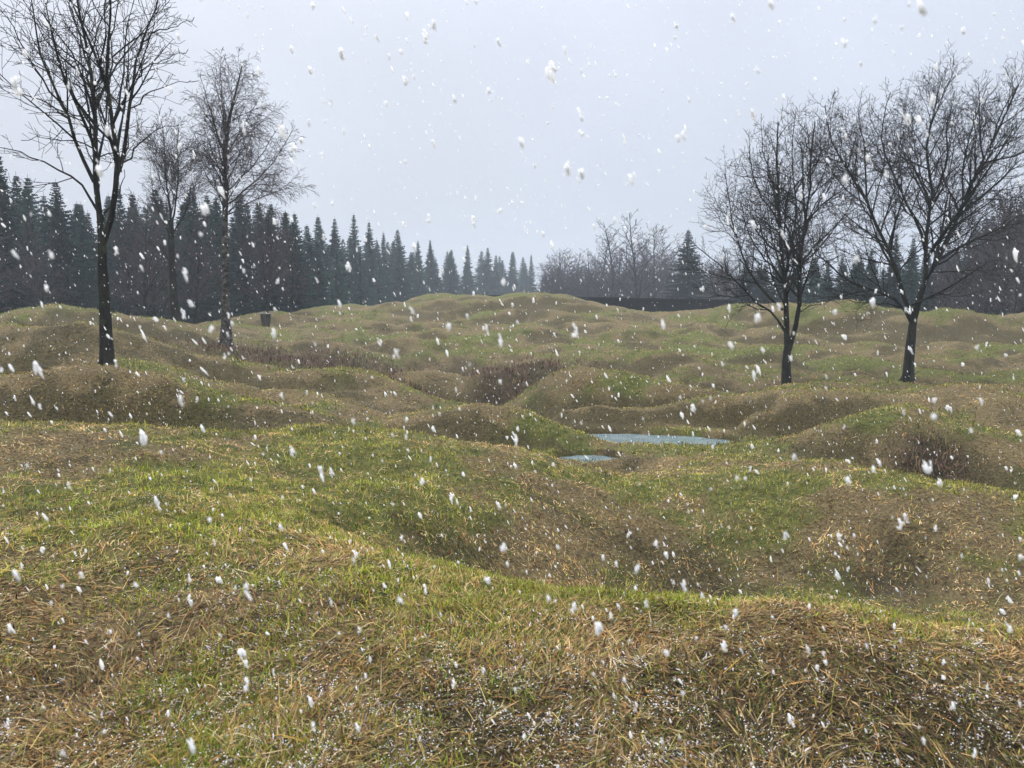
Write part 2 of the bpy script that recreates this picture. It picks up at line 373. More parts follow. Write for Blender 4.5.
def bark_mat(name, c1, c2, c3=None, scale=9, zs=.25):
    m, n, l, b = new_mat(name)
    c = n.new('ShaderNodeTexCoord'); mp = n.new('ShaderNodeMapping'); mp.inputs['Scale'].default_value = (1, 1, zs)
    l.new(c.outputs['Object'], mp.inputs['Vector'])
    f = nz(n, l, scale, 5, mp.outputs[0], .7)
    base = mixc(n, l, rng_(n, l, f, .38, .62), c1, c2)
    if c3:
        base = mixc(n, l, rng_(n, l, nz(n, l, 4, 5), .5, .66), base, c3)
    l.new(base, b.inputs['Base Color']); b.inputs['Roughness'].default_value = .9; b.inputs['Specular IOR Level'].default_value = .2
    bp = n.new('ShaderNodeBump'); bp.inputs['Strength'].default_value = .7; bp.inputs['Distance'].default_value = .02
    l.new(f, bp.inputs['Height']); l.new(bp.outputs[0], b.inputs['Normal'])
    return m
M_GROUND = ground_mat()
M_BLADE = tint_mat('grass_blades', .6, .3)
M_DEAD = tint_mat('dead_grass_blades', .85, .15)
M_TWIGGY = tint_mat('scrub_stems', .9, 0)
M_BARK = bark_mat('dark_wet_bark', (.006, .006, .005), (.024, .022, .018), (.03, .036, .018))
M_TWIG = bark_mat('dark_twigs', (.010, .009, .008), (.024, .020, .017))
M_BIRCH = bark_mat('birch_bark', (.01, .009, .008), (.10, .09, .08), (.02, .02, .017), 7, 1.6)
M_BTWIG = bark_mat('birch_twigs', (.022, .014, .016), (.042, .028, .031))
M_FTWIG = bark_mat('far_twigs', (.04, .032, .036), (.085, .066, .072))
M_NEEDLE = bark_mat('spruce_needles', (.006, .021, .019), (.019, .053, .044), None, 3, 1)
def _vary(m):
    n, l = m.node_tree.nodes, m.node_tree.links; b = n['Principled BSDF']
    src = b.inputs['Base Color'].links[0].from_socket
    oi = n.new('ShaderNodeObjectInfo'); hs = n.new('ShaderNodeHueSaturation')
    l.new(rng_(n, l, oi.outputs['Random'], 0, 1, .55, 1.7), hs.inputs['Value']); l.new(rng_(n, l, oi.outputs['Random'], 0, 1, .53, .48), hs.inputs['Hue'])
    l.new(src, hs.inputs['Color']); l.new(hs.outputs[0], b.inputs['Base Color'])
_vary(M_NEEDLE)

# ------------------------------------------------------------------ ground sheet
def build_ground():
    fine = np.radians(np.arange(-41, 41.01, .17))
    left = np.radians(np.arange(-180, -41, 3.0)); right = np.radians(np.arange(44, 180, 3.0))
    th = np.concatenate([left, fine, right])
    rr = np.concatenate([[.05, .4, .8], np.exp(np.arange(math.log(1.0), math.log(90), .0115)), [95, 105, 120, 150, 200, 260, 330, 400]])
    T, R = np.meshgrid(th, rr, indexing='ij')
    X, Y = R * np.sin(T), R * np.cos(T)
    Z = height(X, Y)
    v = np.stack([X, Y, Z], -1).reshape(-1, 3)
    nt, nr = len(th), len(rr)
    i = np.arange(nt)[:, None]; j = np.arange(nr - 1)[None]
    i2 = (i + 1) % nt
    f = np.stack([i * nr + j, i * nr + j + 1, i2 * nr + j + 1, i2 * nr + j], -1).reshape(-1, 4)
    g, br, bu, s, dk = masks(X.ravel(), Y.ravel())
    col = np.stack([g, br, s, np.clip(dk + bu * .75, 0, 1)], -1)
    me = mesh_np('ground', v, [f[:, ::-1]], M_GROUND, True, col)
    o = link('ground', me)
    tag(o, 'rolling shell-cratered meadow of moss and matted winter grass', 'ground', kind='structure')
build_ground()

# ------------------------------------------------------------------ pond
def build_pond():
    m, n, l, b = new_mat('cold_pond_water')
    f = nz(n, l, 3.0, 4)
    l.new(mixc(n, l, rng_(n, l, f, .4, .6), (.12, .17, .19), (.16, .21, .23)), b.inputs['Base Color'])
    b.inputs['Roughness'].default_value = .05; b.inputs['IOR'].default_value = 1.33
    bp = n.new('ShaderNodeBump'); bp.inputs['Strength'].default_value = .15; bp.inputs['Distance'].default_value = .01
    l.new(nz(n, l, 16, 3), bp.inputs['Height']); l.new(bp.outputs[0], b.inputs['Normal'])
    N = 48; v = [(2.1, 13.8, -.7)]
    for k in range(N):
        a = 2 * math.pi * k / N
        v.append((2.1 + 2.1 * math.cos(a), 13.75 + 1.75 * math.sin(a), -.7))
    f = np.array([(0, 1 + k, 1 + (k + 1) % N) for k in range(N)])
    o = link('pond_water', mesh_np('pond_water', v, [f], m))
    tag(o, 'pale blue rippled meltwater pond lying between the grassy mounds', 'water', kind='structure')
build_pond()

# ------------------------------------------------------------------ grass
def blades(n_, th_lim, r0, r1, power=0.0):
    t = rng.uniform(-th_lim, th_lim, n_)
    u = rng.uniform(0, 1, n_)
    l = math.log(r0) + (math.log(r1) - math.log(r0)) * u ** (1 + power)
    r = np.exp(l)
    return r * np.sin(t), r * np.cos(t), r
def make_blades(name, x, y, length, width, lean, col, mat, curl=.6, az=None, z0=-.006, twist=.5):
    n_ = len(x)
    z = height(x, y) + z0
    gx, gy = slope(x, y)
    az = rng.uniform(0, 2 * np.pi, n_) if az is None else az
    dx, dy = np.cos(az), np.sin(az)
    sl = gx * dx + gy * dy
    c1, s1 = np.cos(lean), np.sin(lean)
    c2, s2 = np.cos(lean + curl * rng.uniform(-.1, 1, n_)), np.sin(lean + curl * rng.uniform(-.1, 1, n_))
    P0 = np.stack([x, y, z], -1)
    d1 = np.stack([dx * s1, dy * s1, c1 + sl * s1], -1)
    d2 = np.stack([dx * s2, dy * s2, c2 + sl * s2], -1)
    P1 = P0 + d1 * (length * .5)[:, None]
    P2 = P1 + d2 * (length * .5)[:, None]
    wz = az + np.pi / 2 + rng.uniform(-twist, twist, n_)
    wv = np.stack([np.cos(wz), np.sin(wz), rng.uniform(-.5, .5, n_)], -1) * (width * .5)[:, None]
    V = np.stack([P0 - wv, P0 + wv, P1 - wv * .85, P1 + wv * .85, P2], 1).reshape(-1, 3)
    b = np.arange(n_)[:, None] * 5
    q = b + np.array([[0, 1, 3, 2]]); t = b + np.array([[2, 3, 4]])
    C = np.repeat(np.c_[col, np.ones(n_)], 5, 0)
    return mesh_np(name, V, [q, t], mat, False, C)
def pick(cols, n_, var=.25):
    c = np.array(cols)[rng.integers(0, len(cols), n_)]
    return np.array([1.15, 1.08, 1.0]) * c * rng.uniform(1 - var, 1 + var, (n_, 1)) * rng.uniform(.93, 1.07, (n_, 3))
def under_water(x, y):
    return (height(x, y) < -.69) & (pond_q(x, y) < 1.15)

def build_grass():
    # green blades
    x, y, r = blades(620000, math.radians(39), 2.0, 46, .15)
    g, br, bu, s, dk = masks(x, y)
    fine = fbm(x * 3.1, y * 3.1, 2) * sstep(14, 5, r) + .25
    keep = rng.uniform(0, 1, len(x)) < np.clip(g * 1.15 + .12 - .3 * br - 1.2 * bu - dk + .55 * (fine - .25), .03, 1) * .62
    keep &= ~under_water(x, y)
    x, y, r, g = x[keep], y[keep], r[keep], g[keep]
    n_ = len(x)
    L = rng.uniform(.018, .050, n_) * (1 + .022 * r) * (.75 + .5 * g)
    tall = rng.uniform(0, 1, n_) < .05; L[tall] *= 1.6
    Wd = rng.uniform(.0022, .0042, n_) * (1 + r * .11 + .12 * np.clip(r - 7, 0, 12))
    c = pick([(.17, .25, .025), (.23, .30, .03), (.30, .33, .04), (.10, .15, .02), (.34, .31, .06), (.22, .24, .04), (.06, .09, .015)], n_, .35)
    farc = pick([(.17, .20, .022), (.27, .27, .04), (.08, .10, .015), (.33, .30, .08), (.03, .038, .010)], n_, .4)
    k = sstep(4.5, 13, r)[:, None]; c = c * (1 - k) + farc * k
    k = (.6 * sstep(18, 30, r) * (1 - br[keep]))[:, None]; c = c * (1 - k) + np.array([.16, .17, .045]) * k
    hot = band(x, y, ((300, 33), (420, 33.5), (540, 34), (620, 33), (760, 29), (900, 25.5), (1060, 23)), .03) > .5
    c[hot] = pick([(.13, .19, .035), (.17, .22, .05)], int(hot.sum()))
    c *= np.clip(1 + .9 * noise(x * 3.3, y * 3.3 + 4) * sstep(3, 8, r) + .4 * noise(x * 1.1, y * 1.1), .25, 2)[:, None]
    hd = np.clip(br[keep], 0, 1)[:, None] * sstep(6, 12, r)[:, None]; c = c * (1 - .7 * hd)  # painted face shade: green blades darkened by the brown mask
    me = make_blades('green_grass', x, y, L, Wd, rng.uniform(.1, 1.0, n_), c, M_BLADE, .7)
    tag(link('green_grass', me), 'short fresh green grass blades covering the meadow and mounds', 'grass', kind='stuff')
    # dead straw, mostly lying flat and matted
    x, y, r = blades(640000, math.radians(39), 2.0, 46, .1)
    g, br, bu, s, dk = masks(x, y)
    p = np.clip(.8 - .35 * g - .8 * dk - .5 * bu, .05, 1)
    keep = (rng.uniform(0, 1, len(x)) < p) & ~under_water(x, y)
    x, y, r, g, br, s = x[keep], y[keep], r[keep], g[keep], br[keep], s[keep]
    n_ = len(x)
    L = rng.uniform(.018, .065, n_) * (1 - .25 * sstep(5, 8, r) + .02 * r)
    Wd = rng.uniform(.002, .0052, n_) * (1 + r * .10 + .07 * np.clip(r - 8, 0, 14))
    lean = rng.uniform(1.05, 1.62, n_); up = rng.uniform(0, 1, n_) < .07; lean[up] = rng.uniform(.3, 1.1, int(up.sum()))
    az = 2 * np.pi * fbm(x * .9, y * .9, 2) + rng.normal(0, .9, n_)
    c = pick([(.34, .25, .12), (.24, .15, .06), (.42, .33, .18), (.16, .09, .04), (.30, .18, .06), (.22, .17, .10), (.09, .055, .03), (.2, .2, .06)], n_, .4)
    dkr = pick([(.09, .07, .03), (.045, .032, .02), (.14, .125, .04), (.02, .017, .01), (.24, .20, .11), (.08, .095, .018), (.13, .14, .025), (.07, .04, .03)], n_)
    mk = (rng.uniform(0, 1, n_) < br * .7)
    c[mk] = dkr[mk] * .8
    c *= (1 - .22 * sstep(5.5, 3.2, r) - .3 * np.clip(br, 0, 1) * sstep(9, 13, r))[:, None]  # second term repeats the painted face shade on dead blades
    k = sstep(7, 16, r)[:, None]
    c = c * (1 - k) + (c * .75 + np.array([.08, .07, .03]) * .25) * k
    fr = rng.uniform(0, 1, n_) < np.clip(s * .36 * (.4 + 1.3 * fbm(x * 4, y * 4, 2)), 0, .7) * sstep(22, 8, r)
    L[fr] *= .55; c[fr] = pick([(.46, .46, .52), (.34, .33, .37), (.56, .57, .63), (.28, .26, .26)], int(fr.sum()), .15)
    c *= np.clip(1 + .95 * noise(x * 2.9 + 7, y * 2.9) * sstep(3, 8, r) + .4 * noise(x * .9, y * .9), .2, 2.1)[:, None]
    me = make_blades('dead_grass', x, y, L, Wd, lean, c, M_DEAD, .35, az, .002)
    tag(link('dead_grass', me), 'flattened straw-coloured and brown dead grass matted over the ground', 'grass', kind='stuff')
    # a few long bleached stalks near the viewer
    x, y, r = blades(2200, math.radians(38), 2.1, 9)
    n_ = len(x)
    me = make_blades('grass_stalks', x, y, rng.uniform(.07, .18, n_), rng.uniform(.0018, .0036, n_), rng.uniform(.7, 1.6, n_),
                     pick([(.5, .36, .16), (.45, .4, .24), (.4, .22, .07), (.3, .3, .08)], n_), M_DEAD, .5, None, .012)
    tag(link('grass_stalks', me), 'long bleached stalks lying loose over the nearest turf', 'grass', kind='stuff')
    # scrub in the hollows
    x, y, r = blades(330000, math.radians(30), 10, 32)
    g, br, bu, s, dk = masks(x, y)
    keep = (rng.uniform(0, 1, len(x)) < bu * 1.3 - .08) & ~under_water(x, y)
    x, y, r = x[keep], y[keep], r[keep]; n_ = len(x)
    me = make_blades('heather_scrub', x, y, rng.uniform(.05, .27, n_) * (.4 + .6 * sstep(10, 22, r)) * (.75 + .7 * noise(x * 1.5, y * 1.5)), rng.uniform(.010, .02, n_), rng.uniform(0, .9, n_),
                     pick([(.20, .15, .09), (.13, .08, .075), (.10, .06, .055), (.06, .04, .035), (.14, .10, .085), (.045, .035, .03), (.12, .10, .06)], n_), M_TWIGGY, .3, None, -.01)
    tag(link('heather_scrub', me), 'dark purplish brown leafless scrub filling the hollows between mounds', 'scrub', kind='stuff')
build_grass()

# ------------------------------------------------------------------ snow on the ground and in the air
def snow_mat(name, trans):
    m, n, l, b = new_mat(name)
    b.inputs['Base Color'].default_value = (.96, .965, .98, 1); b.inputs['Roughness'].default_value = .7
    t = n.new('ShaderNodeBsdfTranslucent'); t.inputs['Color'].default_value = (.97, .975, .99, 1)
    x = n.new('ShaderNodeMixShader'); x.inputs[0].default_value = trans
    l.new(b.outputs[0], x.inputs[1]); l.new(t.outputs[0], x.inputs[2]); l.new(x.outputs[0], n['Material Output'].inputs['Surface'])
    return m
M_SNOW = snow_mat('snow_crystals', .5)
M_FLAKE = snow_mat('airy_snow_crystals', .5)
fn, fl = M_FLAKE.node_tree.nodes, M_FLAKE.node_tree.links
ft_, fx = fn.new('ShaderNodeBsdfTransparent'), fn.new('ShaderNodeMixShader'); fx.inputs[0].default_value = .3
fl.new(fn['Material Output'].inputs['Surface'].links[0].from_socket, fx.inputs[1]); fl.new(ft_.outputs[0], fx.inputs[2]); fl.new(fx.outputs[0], fn['Material Output'].inputs['Surface'])
ICO = None
def ico(sub):
    import bmesh
    bm = bmesh.new(); bmesh.ops.create_icosphere(bm, subdivisions=sub, radius=1)
    v = np.array([p.co[:] for p in bm.verts]); f = np.array([[q.index for q in p.verts] for p in bm.faces]); bm.free()
    return v, f
def blobs(name, P, R, stretch, drift, mat, sub=1, rough=.35):
    v, f = ico(sub); n_ = len(P); k = len(v)
    nv = v[None] * (1 + rng.normal(0, rough, (n_, k, 1)).clip(-.6, .9))
    sc = np.stack([R * rng.uniform(.7, 1.15, n_), R * rng.uniform(.7, 1.15, n_), R * stretch], -1)
    nv = nv * sc[:, None]
    nv[..., 0] += nv[..., 2] * drift[:, None]
    V = (nv + P[:, None]).reshape(-1, 3)
    Fc = (f[None] + (np.arange(n_) * k)[:, None, None]).reshape(-1, 3)
    return mesh_np(name, V, [Fc], mat, True)
def build_snow():
    # grains caught on the matted grass
    x, y, r = blades(260000, math.radians(38), 2.0, 26, .35)
    g, br, bu, s, dk = masks(x, y)
    cl = fbm(x * 5, y * 5, 2)
    keep = (rng.uniform(0, 1, len(x)) < np.clip(s * .45 + .02 + cl * 1.3 * (s + .04), 0, 1)) & ~under_water(x, y)
    x, y, r = x[keep], y[keep], r[keep]; n_ = len(x)
    P = np.stack([x, y, height(x, y) + rng.uniform(.0, .016, n_)], -1)
    R = rng.uniform(.0012, .0032, n_) * (1 + .05 * r)
    me = blobs('snow_dusting', P, R, rng.uniform(.35, .7, n_), np.zeros(n_), M_SNOW, 1, .3)
    tag(link('snow_dusting', me), 'thin lavender white snow grains caught on the flattened grass', 'snow', kind='stuff')
    # falling flakes
    n_ = 20000
    t = rng.uniform(-math.radians(44), math.radians(44), n_)
    elv = rng.uniform(-math.radians(32), math.radians(30), n_)
    r = 1.0 * 24 ** (rng.uniform(0, 1, n_) ** .44)
    P = np.stack([r * np.sin(t), r * np.cos(t), EYE + r * np.tan(elv)], -1)
    R = np.exp(rng.normal(math.log(.0021), .40, n_)) * (1 + .05 * r)
    m_ = 90                                               # the odd big clump of wet flakes
    tb, eb, rb = rng.uniform(-.75, .75, m_), rng.uniform(-.5, .5, m_), rng.uniform(1.15, 4.0, m_)
    P = np.r_[P, np.stack([rb * np.sin(tb), rb * np.cos(tb), EYE + rb * np.tan(eb)], -1)]; R = np.r_[R, rng.uniform(.0034, .0052, m_) * (.75 + .18 * rb)]; r = np.r_[r, rb]
    ok = P[:, 2] > height(P[:, 0], P[:, 1]) + .03
    P, R, r = P[ok], R[ok], r[ok]; n_ = len(P)
    # a large flake is a loose cluster of smaller crystals
    big = (r < 2.2) | (R > .0068)
    Q, RQ = [P[~big]], [R[~big]]
    for _ in range(7):
        kb = int(big.sum())
        Q.append(P[big] + rng.normal(0, 1, (kb, 3)) * (R[big] * .6)[:, None] * np.array([.7, .7, 1.5])); RQ.append(R[big] * rng.uniform(.3, .75, kb))
    Q, RQ = np.concatenate(Q), np.concatenate(RQ)
    me = blobs('falling_snow', Q, RQ, rng.uniform(1.2, 3.2, len(Q)), rng.normal(-.35, .2, len(Q)), M_FLAKE, 1, .3)
    tag(link('falling_snow', me), 'ragged white snowflakes falling through the air in front of everything', 'snow', kind='stuff')
build_snow()

# ------------------------------------------------------------------ bare trees
def tube_mesh(lines, sides_of):
    """lines: list of (pts list, radii list); groups by (npts, sides)"""
    groups = {}
    for p, r in lines: groups.setdefault((len(p), sides_of(r[0])), []).append((p, r))
    V, Fq, off = [], [], 0
    for (k, s), L in groups.items():
        P = np.array([a for a, _ in L], float); R = np.array([b for _, b in L], float)
        T = np.gradient(P, axis=1); T /= np.linalg.norm(T, axis=2, keepdims=True) + 1e-9
        up = np.where(np.abs(T[..., 2:3]) > .9, np.array([1., 0, 0]), np.array([0, 0, 1.]))
        A = np.cross(T, up); A /= np.linalg.norm(A, axis=2, keepdims=True) + 1e-9
        B = np.cross(T, A)
        ang = np.arange(s) * 2 * np.pi / s
        ring = P[:, :, None] + R[:, :, None, None] * (A[:, :, None] * np.cos(ang)[None, None, :, None] + B[:, :, None] * np.sin(ang)[None, None, :, None])
        n_ = len(L); V.append(ring.reshape(-1, 3))
        b = off + (np.arange(n_) * k * s)[:, None, None] + (np.arange(k - 1) * s)[None, :, None]
        i = np.arange(s)[None, None]; i2 = (i + 1) % s
        Fq.append(np.stack([b + i, b + i2, b + i2 + s, b + i + s], -1).reshape(-1, 4)); off += n_ * k * s
    return np.concatenate(V), np.concatenate(Fq)
def norm(v):
    L = math.sqrt(v[0] ** 2 + v[1] ** 2 + v[2] ** 2) or 1; return (v[0] / L, v[1] / L, v[2] / L)
def grow(p, d, length, r, lvl, S, out):
    n_ = 6 if lvl <= 2 else (5 if lvl == 3 else 4)
    pts, rad = [p], [r]
    st = length / (n_ - 1); g = random.gauss; w = S['wob'][min(lvl, 4)]; tr = S['trop'][min(lvl, 4)]
    for i in range(1, n_):
        d = norm((d[0] + g(0, w), d[1] + g(0, w), d[2] + g(0, w) + tr))
        p = (p[0] + d[0] * st, p[1] + d[1] * st, p[2] + d[2] * st)
        pts.append(p); rad.append(max(S['rmin'], r * (1 - .75 * i / (n_ - 1))))
    out.append((pts, rad, lvl))
    if lvl < S['max']: sprout(pts, rad, length, lvl, S, out)
def sprout(pts, rad, length, lvl, S, out, t0=.12):
    sp_ = S['space'][min(lvl, 4)]
    cnt = int(length * (1 - t0) / sp_ + random.random())
    n_ = len(pts) - 1
    phase = random.uniform(0, 6.28)
    for k in range(cnt):
        t = t0 + (1 - t0) * (k + random.uniform(.1, .9)) / cnt
        i = min(int(t * n_), n_ - 1); f = t * n_ - i
        a, b = pts[i], pts[i + 1]
        p = tuple(a[q] + (b[q] - a[q]) * f for q in range(3))
        ax = norm(tuple(b[q] - a[q] for q in range(3)))
        r_here = rad[i] + (rad[i + 1] - rad[i]) * f
        phase += 2.4 + random.uniform(-.5, .5)
        u = norm((-ax[1], ax[0], .01 + 0 * ax[2])); v = (ax[1] * u[2] - ax[2] * u[1], ax[2] * u[0] - ax[0] * u[2], ax[0] * u[1] - ax[1] * u[0])
        an = math.radians(random.uniform(*S['ang'])); ca, sa = math.cos(an), math.sin(an); cp_, sp2 = math.cos(phase), math.sin(phase)
        d = tuple(ax[q] * ca + (u[q] * cp_ + v[q] * sp2) * sa for q in range(3))
        if d[2] < -.2 and not S.get('droop'): d = norm((d[0], d[1], d[2] * .3))
        L = length * (1 - (.86 if lvl == 1 else .55) * t) * random.uniform(*S['ratio'][min(lvl, 4)])
        L = min(L, S['lmax'][min(lvl, 4)])
        if L < .06: continue
        grow(p, d, L, max(S['rmin'], min(r_here * .6, L * S['thick'])), lvl + 1, S, out)
OAK = dict(wob=(.1, .11, .15, .18, .2), trop=(.05, .07, .07, .07, .06), space=(.3, .23, .15, .09, .1), ratio=((.4, .7), (.35, .75), (.35, .75), (.35, .8), (.4, .8)),
           lmax=(3, 2.0, 1.15, .55, .3), ang=(28, 62), rmin=.0042, thick=.0145, max=4)
BIRCH = dict(OAK, trop=(.06, .03, -.02, -.12, -.18), wob=(.06, .08, .1, .12, .12), space=(.26, .17, .11, .085, .1), ratio=((.4, .7), (.35, .6), (.35, .75), (.5, .9), (.5, .9)),
             lmax=(3, 1.9, 1.2, .75, .5), ang=(22, 48), rmin=.0042, thick=.012, droop=True)
def resample(P, n_):
    P = np.array(P, float); d = np.r_[0, np.cumsum(np.linalg.norm(np.diff(P, axis=0), axis=1))]
    # smooth through the points with a Catmull-Rom style pass
    t = np.linspace(0, d[-1], n_ * 4); Q = np.stack([np.interp(t, d, P[:, k]) for k in range(3)], -1)
    for _ in range(6): Q[1:-1] = (Q[:-2] + 2 * Q[1:-1] + Q[2:]) / 4
    return Q[::4] if (len(Q) - 1) % 4 == 0 else np.vstack([Q[::4], Q[-1:]]), d[-1]
def surveyed_tree(name, label, depth, trunk, r_base, limbs, S, extra, bark, twig, seed, cat='tree', trunk_taper=.55, trunk_sprout=None):
    """trunk and limbs follow the tree's measured outline; they leave that plane by their own lean"""
    random.seed(seed)
    bx, by, _ = at(trunk[0][0], trunk[0][1], depth)
    bz = float(height(bx, by)) - .05
    root = empty(name, (bx, by, bz)); tag(root, label, cat)
    def loc(px, py, dd=0.):
        a = at(px, py, depth + dd); return (a[0] - bx, a[1] - by, a[2] - bz)
    tp = [loc(px, py) for px, py in trunk]; tp[0] = (0, 0, -.1)
    Q, Lt = resample(tp, 9)
    rt = [r_base * (1 - (1 - trunk_taper) * (i / (len(Q) - 1))) for i in range(len(Q))]; rt[0] *= 1.9; rt[1] *= 1.12
    v, f = tube_mesh([(Q.tolist(), rt)], lambda r: 14)
    v = v + np.stack([.012 * noise(v[:, 2] * 6, v[:, 0] * 30), .012 * noise(v[:, 2] * 6 + 5, v[:, 1] * 30), 0 * v[:, 0]], -1)
    link('trunk', mesh_np('trunk', v, [f], bark, True), root)
    fine = []
    if trunk_sprout:
        sprout(Q.tolist(), [r * .5 for r in rt], Lt, 1, S, fine, trunk_sprout)
    for pts, r0, lean in limbs:
        L3 = []; acc = 0
        for i, (px, py) in enumerate(pts):
            if i: acc += math.hypot(px - pts[i - 1][0], py - pts[i - 1][1]) * depth / F
            L3.append(loc(px, py, lean * acc + (.1 * acc * math.sin(acc * 1.7 + seed) if i else 0)))
        Q, L = resample(L3, 10)
        Q[1:] += np.random.default_rng(seed + len(pts)).normal(0, .018, Q[1:].shape)
        rr = [max(.006, .82 * r0 * (1 - .82 * (i / (len(Q) - 1)) ** .85)) for i in range(len(Q))]
        v, f = tube_mesh([(Q.tolist(), rr)], lambda r: 8)
        link('limb', mesh_np('limb', v, [f], bark, True), root)
        sprout(Q.tolist(), rr, L, 1, S, fine, .18)
    for px, py, dirx, diry, dirz, L, r0 in extra:         # limbs reaching toward and away from the viewer
        out = []
        S2 = dict(S, max=0)
        grow(loc(px, py), norm((dirx, diry, dirz)), L, r0, 1, S2, out)
        p_, r_, _ = out[0]
        v, f = tube_mesh([(p_, r_)], lambda r: 8)
        link('limb', mesh_np('limb', v, [f], bark, True), root)
        sprout(p_, r_, L, 1, S, fine, .15)
    v, f = tube_mesh([(p_, r_) for p_, r_, _ in fine], lambda r: 5 if r > .012 else 3)
    link('twigs', mesh_np('twigs', v, [f], twig, True), root)
    return root, len(f)

surveyed_tree('bare_tree', 'tall dark bare tree forking into two upright stems on the left mound', 15.2,
    [(107, 366), (106, 330), (104, 290), (102, 258), (102, 240)], .125,
    [([(102, 244), (97, 215), (96, 190), (96, 150), (94, 110), (90, 70), (84, 30), (78, -5), (72, -45)], .075, .03),
     ([(103, 244), (112, 222), (117, 190), (117, 165), (117, 145), (112, 125), (109, 100), (108, 60), (110, 20), (112, -35)], .075, -.1),
     ([(117, 175), (125, 155), (127, 130), (128, 110), (135, 80), (143, 40), (155, 5), (165, -30)], .05, .12),
     ([(94, 182), (88, 168), (80, 155), (74, 135), (68, 118), (55, 90), (45, 65), (38, 40), (33, 10), (30, -25)], .045, -.12),
     ([(66, 113), (50, 92), (38, 70), (25, 48), (12, 22), (-5, 2)], .026, .15),
     ([(97, 210), (90, 195), (78, 180), (60, 170), (35, 160), (15, 150), (-12, 143)], .03, .1),
     ([(68, 118), (52, 107), (36, 98), (18, 90), (-5, 84)], .022, -.25),
     ([(94, 100), (85, 80), (68, 60), (50, 45), (36, 22), (24, 0)], .026, .2),
     ([(95, 105), (99, 75), (104, 40), (106, 5), (112, -35)], .034, -.2),
     ([(93, 92), (86, 62), (80, 40), (72, 12), (66, -25)], .028, .25),
     ([(121, 172), (134, 150), (146, 135), (160, 128), (180, 124)], .024, .15),
     ([(128, 118), (140, 100), (155, 88), (170, 84), (192, 80)], .02, -.2),
     ([(136, 80), (150, 66), (166, 58), (190, 50)], .018, .2),
     ([(143, 42), (158, 32), (175, 26), (196, 18)], .018, -.15),
     ([(96, 150), (84, 143), (66, 141), (45, 136), (22, 140)], .018, .3),
     ([(112, 125), (120, 100), (124, 70), (128, 35), (134, 0), (140, -30)], .026, .3),
     ([(100, 225), (112, 205), (122, 185), (126, 170)], .03, .3)],
    dict(OAK, space=(.3, .33, .21, .14, .1)), [(96, 150, -.3, -1, 1.2, 2.4, .03), (117, 150, .3, 1, 1.3, 2.3, .03), (95, 110, .1, 1, 1.3, 2.2, .028), (110, 100, .2, -1, 1.4, 2.2, .028), (98, 190, -.3, 1, .8, 2.0, .025), (116, 185, .3, -1, .8, 1.8, .022)],
    M_BARK, M_TWIG, 21)

surveyed_tree('bare_tree', 'smaller dark bare tree with low forked trunk standing right of the pond', 22.4,
    [(787, 386), (786, 368), (787, 352), (788, 342)], .15,
    [([(787, 345), (786, 320), (785, 300), (784, 280), (782, 250), (780, 222), (778, 190), (777, 155), (778, 122)], .1, .05),
     ([(789, 350), (795, 330), (799, 305), (799, 280), (802, 250), (806, 220), (810, 190), (811, 158), (815, 122)], .09, -.06),
     ([(785, 332), (776, 314), (757, 303), (742, 287), (728, 272), (710, 258), (690, 240)], .045, -.12),
     ([(783, 310), (770, 297), (756, 284), (745, 262), (735, 232), (728, 198), (724, 160)], .045, .15),
     ([(783, 282), (770, 265), (757, 250), (745, 225), (740, 200)], .035, -.25),
     ([(785, 275), (793, 242), (797, 212), (794, 180), (792, 148), (796, 108)], .045, .2),
     ([(801, 262), (815, 246), (832, 230), (848, 210), (856, 190)], .04, .18),
     ([(806, 225), (820, 202), (832, 184), (838, 160), (842, 140)], .035, -.2),
     ([(780, 226), (768, 206), (757, 190), (750, 162), (748, 132)], .035, .22),
     ([(800, 290), (812, 272), (828, 262), (846, 252)], .03, -.3),
     ([(779, 200), (770, 178), (762, 150), (761, 115)], .028, -.2),
     ([(797, 312), (812, 306), (830, 300), (842, 303)], .02, .2),
     ([(742, 287), (728, 282), (714, 285), (700, 275)], .016, .3),
     ([(811, 175), (822, 152), (828, 128), (830, 108)], .028, .2),
     ([(757, 303), (745, 306), (732, 316), (724, 330)], .011, .2)],
    OAK, [(784, 280, -.2, -1, .9, 2.6, .04), (800, 280, .3, 1, .9, 2.6, .04), (780, 230, .2, 1, 1.1, 2.2, .035), (806, 225, -.1, -1, 1.2, 2.2, .035), (785, 305, .1, 1, .6, 2.4, .03), (798, 300, -.2, -1, .5, 2.4, .03)],
    M_BARK, M_TWIG, 33)

